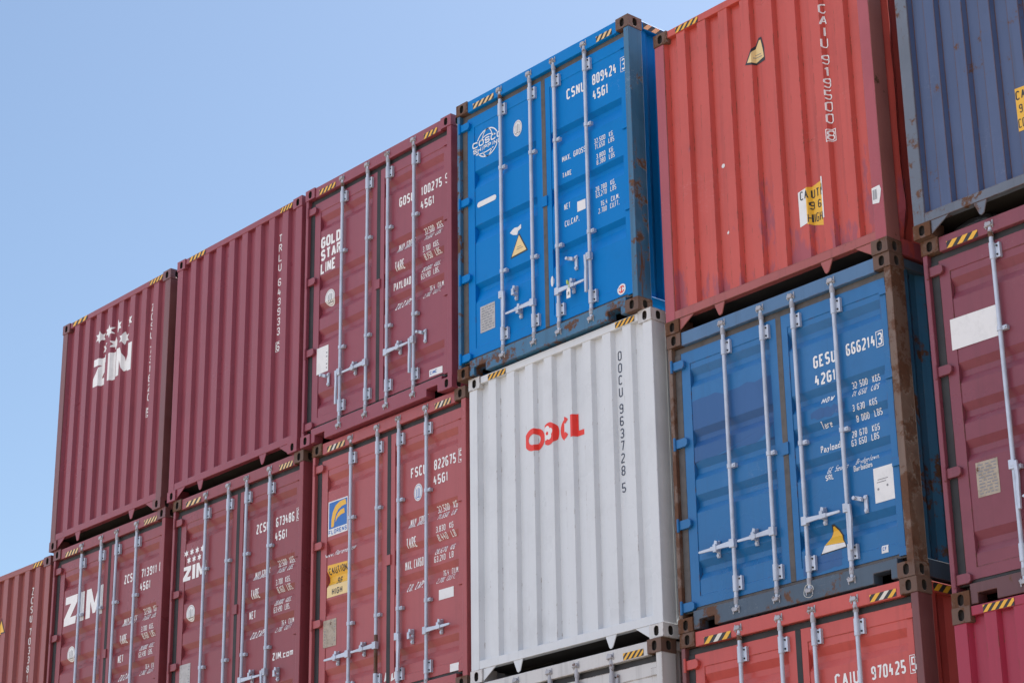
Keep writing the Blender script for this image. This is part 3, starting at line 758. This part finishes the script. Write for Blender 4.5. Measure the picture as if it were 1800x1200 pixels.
d = Decal(); d.disc(.275, 1.75, .028, .028, 20); d.disc(.5, 1.75, .028, .028, 20); d.rect(.275, 1.722, .5, 1.778, .4); dec.append(('sticker', 'white_sticker', d))
sticker(dec, 'black_print', [(.722, 1.035), (.968, 1.05), (.848, 1.262)], 'warning_triangle'); sticker(dec, 'yellow_pale', [(.74, 1.05), (.948, 1.062), (.847, 1.24)], 'warning_triangle', 1)
d = Decal(); d.rect(.82, 1.12, .88, 1.126, 2); d.rect(.81, 1.10, .9, 1.106, 2); dec.append(('sticker_print', 'ink', d))
sticker(dec, 'white_sticker', [(.718, 1.302), (.76, 1.27), (.82, 1.25), (.835, 1.285), (.877, 1.30), (.877, 1.344), (.83, 1.325), (.79, 1.335), (.75, 1.322)])
d = Decal(); d.disc(1.30, .625, .02, .052, 14); dec.append(('sticker', 'white_sticker', d))
notice(dec, .279, .418, .49, .684, 'plate', 9)
sticker(dec, 'white_sticker', [(1.652, 1.197), (1.762, 1.195), (1.762, 1.293), (1.652, 1.298)])
d = Decal(); d.disc(2.195, .266, .052, .052); dec.append(('badge', 'white_sticker', d)); d = Decal(); d.arc(2.195, .266, .036, .036, 20, 160, .012, 10, 1); d.arc(2.195, .266, .036, .036, 200, 340, .012, 10, 1); d.rect(2.189, .24, 2.201, .292, 1.3); dec.append(('badge_print', 'red_print', d))
specs.append((spec('C4a', H=HC, kind='door', paint=P['blue'], frame=P['blue'], sill=P['blue_worn'], gasket=M['gasket_dusty'], post=P['blue_worn'], cast=M['rustcast'], hinge=P['blue'], hazard=('hazpale', None), grooves=G_3, decals=dec, side=P['blue'],
    levers=[(1, .48, 'L'), (0, .69, 'd'), (2, .48, 'R'), (3, .69, 'l')], hooks=[(.87, .46, False), (.81, .66, False), (1.59, .485, False), (1.63, .7, True)],
    label='bright blue doors with round white globe emblem, highest point of the stack'), 2 * HC))
# --- C5a orange red end
dec = []; d = Decal(); d.vtext('CAIU 919500 8', 1.908, 2.408, .047, .088, .108, .045, .0105); dec.append(('lettering', 'white_print', d))
sticker(dec, 'black_print', [(1.068, 2.175), (1.14, 2.30), (1.20, 2.40), (1.232, 2.40), (1.262, 2.27), (1.272, 2.2), (1.255, 2.165), (1.15, 2.15)], 'warning_triangle')
sticker(dec, 'yellow_pale', [(1.092, 2.187), (1.15, 2.285), (1.205, 2.375), (1.222, 2.375), (1.243, 2.27), (1.25, 2.2), (1.16, 2.17)], 'warning_triangle', 1)
d = Decal(); d.rect(1.16, 2.24, 1.22, 2.246, 2); d.rect(1.15, 2.215, 1.23, 2.221, 2); dec.append(('sticker_print', 'ink', d))
sticker(dec, 'white_sticker', [(1.562, .49), (1.64, .505), (1.64, .815), (1.56, .80)]); sticker(dec, 'yellow', [(1.64, .495), (1.775, .455), (1.775, .85), (1.64, .815)]); sticker(dec, 'white_sticker', [(1.775, .50), (1.82, .495), (1.82, .86), (1.775, .87)])
d = Decal(); d.text('CAUTI', 1.58, .72, .195, .078, .010, 1); d.text('N', 1.783, .735, .03, .07, .009, 1); d.text("9'6", 1.66, .62, .105, .072, .010, 1); d.text('HIGH', 1.648, .505, .122, .078, .010, 1); dec.append(('sticker_print', 'black_print', d))
d = Decal(); d.disc(.717, 1.366, .02, .02, 9); d.poly([(.72, .74), (.73, .72), (.745, .735), (.74, .755)]); dec.append(('sticker', 'white_sticker', d))
d = Decal(); d.poly([(2.325, .43), (2.39, .42), (2.405, .47), (2.418, .53), (2.405, .57), (2.325, .565)]); e = Decal(); [e.rect(2.335 + i * .011, .46, 2.335 + i * .011 + (.005 if i % 2 else .007), .545, 1) for i in range(4)]
pdec = [('sticker', 'white_sticker', d), ('sticker_print', 'ink', e)]
r5 = spec('C5a', H=HC, kind='end', paint=P['red'], post=P['red_plum'], post_side=P['red_post'], post_decals=pdec, cast=M['rustcast'], hazard=('hazyellow', None), decals=dec, sill=P['red_sill'], dent=.09,
    label='orange red ribbed container end with torn yellow caution sticker and number 919500')
specs.append((r5, H8 + HC))
# --- C6a slate blue end
dec = []; sticker(dec, 'yellow', [(1.02, .545), (1.36, .54), (1.36, .885), (1.02, .90)])
d = Decal(); d.text('CAUTION', 1.04, .80, .3, .075, .013, 1); d.text("9'6 HIGH", 1.06, .69, .26, .07, .012, 1); d.text('CONTAINER', 1.04, .57, .3, .075, .013, 1); dec.append(('sticker_print', 'black_print', d))
specs.append((spec('C6a', H=HC, kind='end', paint=P['slate'], frame=P['slate_fr'], post=P['slate_fr'], cast=M['rustcast'], decals=dec,
    label='rust speckled slate blue ribbed container end with a yellow caution sticker'), H8 + HC))
# --- C0b
dec = []; d = Decal(); d.vtext('ZCSU 703381 4', 1.93, 2.6, .05, .092, .113, .05, .013); dec.append(('lettering', 'white_print', d))
sticker(dec, 'black_print', [(1.10, 2.14), (1.40, 2.14), (1.25, 2.42)], 'warning_triangle'); sticker(dec, 'yellow', [(1.125, 2.155), (1.375, 2.155), (1.25, 2.39)], 'warning_triangle', 1)
specs.append((spec('C0b', H=HC, kind='end', paint=P['m7'], post=P['m7'], cast=P['plumpost'], hazard=('hazyellow', None), decals=dec,
    label='faded maroon ribbed end with nothing stacked on its roof'), HC))
# --- C1b
dec = []; d = Decal(); id_text(d, 'ZCSU', '713911', '0', '45G1', boxed=False)
W1 = (('32.500', 'KGS.'), ('71.650', 'LBS.'), ('3.700', 'KGS.'), ('8.160', 'LBS.'), ('28.800', 'KGS.'), ('63.490', 'LBS.'), ('76.4', 'CU.M.'), ('2.700', 'CU.FT'))
weights(d, ('MAX.GROSS', 'TARE', 'NET', 'CU.CAP.'), W1, 0, 0, .03); dec.append(('lettering', 'white_print', d))
d = Decal(); bold_zim(d, .25, 1.94, .83, .345); dec.append(('logo', 'white_print', d)); badge(dec, .46, 1.582, .085, .09)
specs.append((spec('C1b', H=HC, kind='door', paint=P['m4'], cast=P['plumpost'], hazard=('hazpale', None), grooves=G_HC, decals=dec, levers=LEV_A, hooks=HOOK_A,
    label='maroon doors with huge bold white letters and number 713911'), HC))
# --- C2b
dec = []; d = Decal(); id_text(d, 'ZCSU', '673486', '6', '45G1'); weights(d, ('MAX.GROSS', 'TARE', 'NET', 'CU.CAP.'), W1, 0, 0); d.text('ZIM', 1.907, .787, .15, .078, .017); d.text('.com', 2.065, .787, .2, .078, .012); dec.append(('lettering', 'white_print', d))
d = Decal()
for sx, sz in ((.234, 2.262), (.34, 2.262), (.443, 2.26), (.546, 2.258), (.287, 2.177), (.387, 2.175), (.49, 2.172)): star(d, sx, sz, .043)
bold_zim(d, .193, 1.952, .42, .16); dec.append(('logo', 'white_print', d)); badge(dec, .36, 1.578, .082, .09); notice(dec, .198, .70, .396, 1.03, 'plate', 9)
specs.append((spec('C2b', H=HC, kind='door', paint=P['m4'], cast=M['rustcast'], hazard=('hazpale', None), grooves=G_HC, decals=dec, levers=[(1, .64, 'L'), (0, .64, 'L'), (2, .66, 'R'), (3, .68, 'l')], hooks=[(.87, .64, False), (.43, .64, False), (1.58, .68, False), (2.025, .63, False)],
    label='maroon doors with seven small white stars over small bold white letters and number 673486'), HC))
# --- C3b
dec = []; d = Decal(); id_text(d, 'FSCU', '822675', '5', '45G1')
weights(d, ('MAX. GROSS', 'TARE', 'MAX. CARGO', 'CU. CAP.'), (('32.500', 'KG'), ('71.650', 'LB'), ('3.830', 'KG'), ('8.440', 'LB'), ('28.670', 'KG'), ('63.210', 'LB'), ('76.4', 'CU.M.'), ('2.700', 'CU.FT.')), 0, 0); d.text('www.florens.com', .2, 1.682, .48, .062, .008); dec.append(('lettering', 'white_print', d))
sticker(dec, 'white_sticker', [(.228, 1.897), (.553, 1.897), (.548, 2.255), (.228, 2.258)], 'logo_panel')
sticker(dec, 'blue_print', [(.242, 1.97), (.54, 1.97), (.538, 2.243), (.242, 2.245)], 'logo_panel', 1)
d = Decal(); d.poly([(.28, 1.985), (.325, 1.985), (.335, 2.05), (.36, 2.11), (.40, 2.15), (.46, 2.172), (.528, 2.178), (.515, 2.234), (.42, 2.228), (.35, 2.2), (.305, 2.14), (.285, 2.07)], 2)
d.poly([(.35, 2.025), (.39, 2.065), (.44, 2.085), (.505, 2.092), (.495, 2.142), (.44, 2.138), (.39, 2.112), (.36, 2.075)], 2.4); dec.append(('logo', 'yellow', d))
d = Decal(); d.text('FLORENS', .24, 1.912, .3, .045, .0085, 1); dec.append(('logo_print', 'blue_print', d))
sticker(dec, 'yellow', [(.23, 1.40), (.563, 1.39), (.56, 1.587), (.234, 1.6)], 'caution_sticker'); sticker(dec, 'yellow_pale', [(.226, 1.268), (.567, 1.264), (.563, 1.388), (.23, 1.398)], 'caution_sticker')
d = Decal(); d.text('CAUTION', .25, 1.50, .295, .068, .0115, 1); d.text("96'", .36, 1.39, .11, .07, .0115, 1); d.text('HIGH', .31, 1.285, .17, .065, .0115, 1); dec.append(('sticker_print', 'black_print', d))
notice(dec, .183, .768, .39, 1.042, 'plate_old', 9); badge(dec, 1.67, 2.028, .065, .087, 'white_sticker', 'blue_print')
sticker(dec, 'white_sticker', [(1.165, .27), (1.19, .36), (1.215, .345), (1.225, .29)], 'seal_scrap'); sticker(dec, 'white_sticker', [(1.27, .26), (1.28, .33), (1.33, .35), (1.345, .28)], 'seal_scrap')
sticker(dec, 'white_sticker', [(1.98, .905), (2.196, .903), (2.196, 1.0), (1.98, 1.003)]); sticker(dec, 'white_sticker', [(2.145, .2), (2.272, .2), (2.272, .272), (2.145, .274)])
specs.append((spec('C3b', H=HC, kind='door', paint=P['m5'], cast=M['rustcast'], hazard=('hazpale', 'hazwhite'), grooves=G_HC, decals=dec, zinc=M['zinc'], rustbar={1: (.25, .74)}, levers=[(0, .63, 'L'), (1, .636, 'L'), (2, .66, 'd'), (3, .64, 'R')], hooks=[(.44, .625, False), (.86, .64, False), (1.6, .63, False), (2.03, .645, False)],
    label='faded maroon doors with square blue and yellow logo panel above a yellow caution sticker'), HC))
# --- C4b white
dec = []; d = Decal()
def ring(d, cx, cz, rx, rz, t, layer=0): d.arc(cx, cz, rx, rz, 0, 360, t, 30, layer)
ring(d, .876, 2.088, .114, .106, .056); ring(d, 1.09, 2.088, .093, .106, .062)
d.arc(1.281, 2.088, .08, .106, 40, 320, .05, 24); d.poly([(1.372, 1.985), (1.525, 1.985), (1.525, 2.035), (1.437, 2.035), (1.437, 2.192), (1.372, 2.192)])
dec.append(('logo', 'red_print', d))
d = Decal()
for i in range(5): d.disc(1.068 + .04 * math.sin(i * 2 * math.pi / 5), 2.095 + .04 * math.cos(i * 2 * math.pi / 5), .031, .031, 12, 1 + i * .15)
dec.append(('logo_flower', 'white_sticker', d))
d = Decal(); d.disc(1.068, 2.095, .017, .017, 10, 2.2); dec.append(('logo_flower', 'red_print', d))
d = Decal(); d.vtext('OOCU 963728 5', 1.958, 2.626, .046, .088, .112, .04, .0105, boxed=False); dec.append(('lettering', 'navy_print', d))
specs.append((spec('C4b', H=HC, kind='end', paint=P['white'], cast=P['white_worn'], hazard=('hazyellow', None), decals=dec,
    label='white container end with red letters and a dark upright number'), HC))
# --- C5b faded blue 8'6"
dec = []; d = Decal()
d.text('GESU', 1.563, 1.868, .235, .104, .017); d.text('666214', 1.903, 1.878, .296, .1, .0165); d.text('3', 2.222, 1.876, .046, .1, .0125); d.box_outline(2.207, 1.86, 2.283, 1.992, .006); d.text('42G1', 1.568, 1.717, .215, .098, .017)
d.text('MGW', 1.603, 1.562, .128, .052, .0105); d.text('Tare', 1.588, 1.362, .105, .056, .0095); d.text('Payload', 1.582, 1.16, .2, .056, .009)
for t, x, z, ww in (('32 500  KGS', 1.911, 1.608, .282), ('71 650  LBS', 1.927, 1.53, .272), ('3 630  KGS', 1.925, 1.414, .246), ('8 000  LBS', 1.931, 1.331, .257), ('28 670  KGS', 1.903, 1.203, .276), ('63 650  LBS', 1.893, 1.135, .273)): d.text(t, x, z, ww, .053, .0095)
d.text('GE SeaCo', 1.626, .98, .21, .058, .009); d.text('SRL', 1.61, .926, .083, .045, .009); d.text('Bridgetown,', 1.913, .985, .235, .054, .0085); d.text('Barbados', 1.896, .933, .183, .046, .008)
dec.append(('lettering', 'white_print', d))
d = Decal(); d.rect(2.083, .635, 2.272, .91); dec.append(('data_plate', 'white_sticker', d)); d = Decal(); d.disc(2.12, .74, .01, .01, 8, 1); d.disc(2.21, .755, .01, .01, 8, 1); d.rect(2.12, .81, 2.22, .816, 1); d.rect(2.11, .79, 2.2, .796, 1); dec.append(('plate_print', 'ink', d))
sticker(dec, 'black_print', [(1.508, .352), (1.57, .42), (1.61, .5), (1.632, .57), (1.66, .57), (1.72, .48), (1.765, .40), (1.778, .362)], 'warning_triangle'); sticker(dec, 'yellow', [(1.56, .42), (1.615, .5), (1.64, .555), (1.655, .555), (1.71, .475), (1.755, .405)], 'warning_triangle', 1); sticker(dec, 'white_sticker', [(1.522, .36), (1.768, .37), (1.757, .403), (1.558, .418)], 'warning_triangle', 1)
sticker(dec, 'white_sticker', [(2.11, .237), (2.175, .237), (2.176, .295), (2.113, .296)]); d = Decal(); d.text('CF', 2.122, .255, .04, .028, .006, 1); dec.append(('sticker_print', 'blue_print', d))
specs.append((spec('C5b', H=H8, kind='door', paint=P['gesu'], frame=P['gesu_fr'], header=P['gesu_hd'], gasket=M['gasket_dusty'], post=P['rusty'], cast=M['rustcast'], hinge=P['gesu'], side=P['blue_worn'], grooves=G_86, decals=dec, levers=[(0, .63, 'L'), (1, .635, 'L'), (2, .64, 'R'), (3, .65, 'd')], hooks=[(.45, .625, False), (.87, .635, False), (1.588, .645, False), (2.0, .65, True)],
    patches=[(.216, 1.42, 1.11, 1.95), (1.33, .22, 1.72, .36), (1.5, 1.45, 1.85, 1.52)],
    label='faded blue doors with rusty frame and number 666214, beneath the orange red end'), H8))
# --- C6b maroon doors
dec = []; sticker(dec, 'white_sticker', [(.174, 1.967), (.62, 1.967), (.62, 2.212), (.176, 2.214)], 'blank_panel')
notice(dec, .282, .79, .48, 1.055, 'plate_old', 10)
specs.append((spec('C6b', H=HC, kind='door', paint=P['m6'], frame=P['m6'], sill=P['plum_sill'], cast=M['rustcast'], hazard=('hazyellow', None), grooves=G_HC, decals=dec, levers=[(0, .95, 'd'), (1, .7, 'L'), (2, .65, 'R'), (3, .66, 'l')], hooks=[(.8, .8, False), (1.6, .65, False), (1.99, .66, True)],
    label='dull plum doors with a blank white panel and a rusty data plate'), H8))
# --- third row
specs.append((spec('C4c', H=HC, kind='door', paint=P['white_worn'], cast=M['rustcast'], frame=P['white_worn'], post=P['white_worn'], hazard=('hazyellow', None), grooves=G_HC, zinc=M['zinc_old'], levers=LEV_A, hooks=HOOK_A,
    label='rust stained white doors directly beneath the white ribbed end'), 0))
dec = []; d = Decal(); id_text(d, 'CAIU', '970425', '5', '45G1', .02); weights(d, ('MAX.GROSS', 'TARE', 'NET', 'CU.CAP.'), W1, 0, 0); dec.append(('lettering', 'white_print', d))
specs.append((spec('C5c', H=HC, kind='door', paint=P['red2'], cast=M['rustcast'], post=P['plumpost'], hazard=('hazyellow', 'hazwhite'), grooves=G_HC, decals=dec, levers=LEV_A, hooks=HOOK_A,
    label='salmon red doors numbered 970425 beneath the faded blue doors'), 0))
specs.append((spec('C6c', H=H8, kind='end', paint=P['crim'], cast=M['rustcast'], hazard=('hazyellow', None), label='crimson ribbed container end beneath the dull plum doors'), -HC + H8))

roots = {}
for sp, top in specs:
    x, y = CX[sp['key']]; roots[sp['key']] = container(sp, x, y, Z3 + top - sp['H'])
# hazard tape wrapped on the side of the bright blue box and the salmon one, seen in the gaps
for k, z0, mats in (('C4a', HC - .082, ('hazblack', 'hazpale')), ('C5c', HC - .082, ('hazblack', 'hazyellow'))):
    strip_hazard(roots[k], .2, .62, z0, z0 + .06, 0, [M[mats[0]], M[mats[1]], None], 4, side=W - .0055)

# lower containers that carry the stack (below the frame)
low = [('C0b', -HC, 'm4', 'end', 'maroon ribbed end carrying the faded maroon end'), ('C1b', -HC, 'grey', 'door', 'grey doors under the huge bold white letters'), ('C2b', -HC, 'm2', 'end', 'maroon ribbed end under the seven small stars'), ('C3b', -HC, 'm5', 'door', 'plain maroon doors under the yellow and blue logo panel')]
for k, dz, p, kind, lab in low:
    x, y = CX[k]; container(dict(H=HC, kind=kind, paint=P[p], grooves=G_HC, label=lab), x, y, Z3 - HC)
for i, (k, p, kind) in enumerate((('C0b', 'm1', 'door'), ('C1b', 'm3', 'end'), ('C2b', 'gesu', 'door'), ('C3b', 'green', 'end'), ('C4c', 'm4', 'door'), ('C5c', 'grey', 'end'), ('C6c', 'm7', 'door'))):
    x, y = CX[k]; container(dict(H=HC, kind=kind, paint=P[p], grooves=G_HC, label='container on the ground, %s from the left in the bottom row' % ('first', 'second', 'third', 'fourth', 'fifth', 'sixth', 'seventh')[i]), x, y, 0.002)

# an unseen second stack, added right of the camera to darken the right-facing ribs
for j, (yy, ps) in enumerate(((-14.2, ('m1', 'grey', 'm4', 'm2')), (-26.7, ('m5', 'm3', 'green', 'm1')))):
    for i, p in enumerate(ps):
        container(dict(H=HC, kind='door', paint=P[p], grooves=G_HC, label='%s container across the aisle, %s of the %s stack' % ({'m1': 'plum', 'grey': 'grey', 'm4': 'brown maroon', 'm2': 'wine', 'm5': 'faded red', 'm3': 'maroon', 'green': 'green'}[p], ('ground', 'second', 'third', 'top')[i], ('nearer', 'farther')[j])), 26.0, yy, .002 + i * (HC + .001))

# ------------------------------------------------------------------ small loose things
# black tarpaulin bundle stuffed in the tunnel of the slate blue box
def world(k, x, y, z):
    r = roots[k]; return Vector((r.location.x - W / 2 + x, r.location.y - L / 2 + y, r.location.z + z))
bm = bmesh.new(); bmesh.ops.create_icosphere(bm, subdivisions=5, radius=1)
for v in bm.verts:
    p = v.co.copy(); n = mn.fractal(p * 2.2, 1.0, 2.0, 4)
    f = 1 + .10 * n + .06 * abs(mn.noise(p * 5))
    v.co = Vector((p.x * .25 * f, p.y * .12 * f, p.z * .082 * f))
    if v.co.z < -.04: v.co.z = -.04
me = bpy.data.meshes.new('tarpaulin'); bm.to_mesh(me); bm.free(); me.materials.append(M['tarp'])
for p in me.polygons: p.use_smooth = True
o = bpy.data.objects.new('tarpaulin', me); COL.objects.link(o); o.location = world('C6b', .42, .20, HC + .0335)
o['label'] = 'black crumpled tarpaulin stuffed in the dark opening under the slate blue end'; o['category'] = 'tarpaulin'
# plastic seal tag hanging from the right handle of the bright blue doors
t = bpy.data.objects.new('seal_tag', None); COL.objects.link(t); t.location = world('C4a', 1.585, -.025, .355)
t['label'] = 'white paper tag with a coloured bolt seal hanging from the bright blue doors'; t['category'] = 'seal'
mb = MB(); mb.prism([(-.026, 0), (.026, 0), (.026, .075), (.012, .1), (-.012, .1), (-.026, .075)], -.002, .002); mb.build('tag', M['white_sticker'], t, .001)
mb = MB(); mb.tube([(0, 0, .09), (.004, .004, .115), (0, .006, .14)], .003, 8); mb.tube([(-.012, .0, .14), (-.012, .0, .175)], .011, 10); mb.build('bolt_seal', simple('lime_plastic', (.45, .6, .12), .4), t)
mb = MB(); mb.box((-.012, -.0032, .03), (.012, -.0026, .036)); mb.box((-.012, -.0032, .045), (.008, -.0026, .05)); mb.box((.002, -.0032, .03), (.012, -.0026, .06)); mb.build('tag_print', M['black_print'], t)
# wire seal looped on a bar foot of the faded blue doors
mb = MB(); c = world('C5b', 1.44, -.03, .07); mb.tube([(.05 * math.cos(a / 16 * 2 * math.pi), -.01 + .006 * math.sin(a * 1.1), .05 * math.sin(a / 16 * 2 * math.pi)) for a in range(15)], .0028, 6)
o = mb.build('wire_seal', simple('pale_cable', (.55, .58, .55), .4), None, smooth='keep'); o.location = c; o['label'] = 'pale wire seal looped at a locking bar foot on the faded blue doors'; o['category'] = 'seal'

# ------------------------------------------------------------------ ground
k = NT('pale_yard_concrete'); v = k.n('ShaderNodeTexCoord').outputs['Object']
c = k.mix(k.noise(v, .25, 6, .6, 1), (.33, .27, .20), (.25, .20, .15)); c = k.mix(k.math('MULTIPLY', k.noise(v, 6, 8, .7, 2), .3), c, (.18, .15, .12))
k.l(c, k.b.inputs['Base Color']); k.b.inputs['Roughness'].default_value = .85
mb = MB(); mb.add([(-1500, -1500, 0), (1500, -1500, 0), (1500, 1500, 0), (-1500, 1500, 0)], [(0, 1, 2, 3)])
g = mb.build('ground', k.m, None, smooth='keep'); g['kind'] = 'structure'
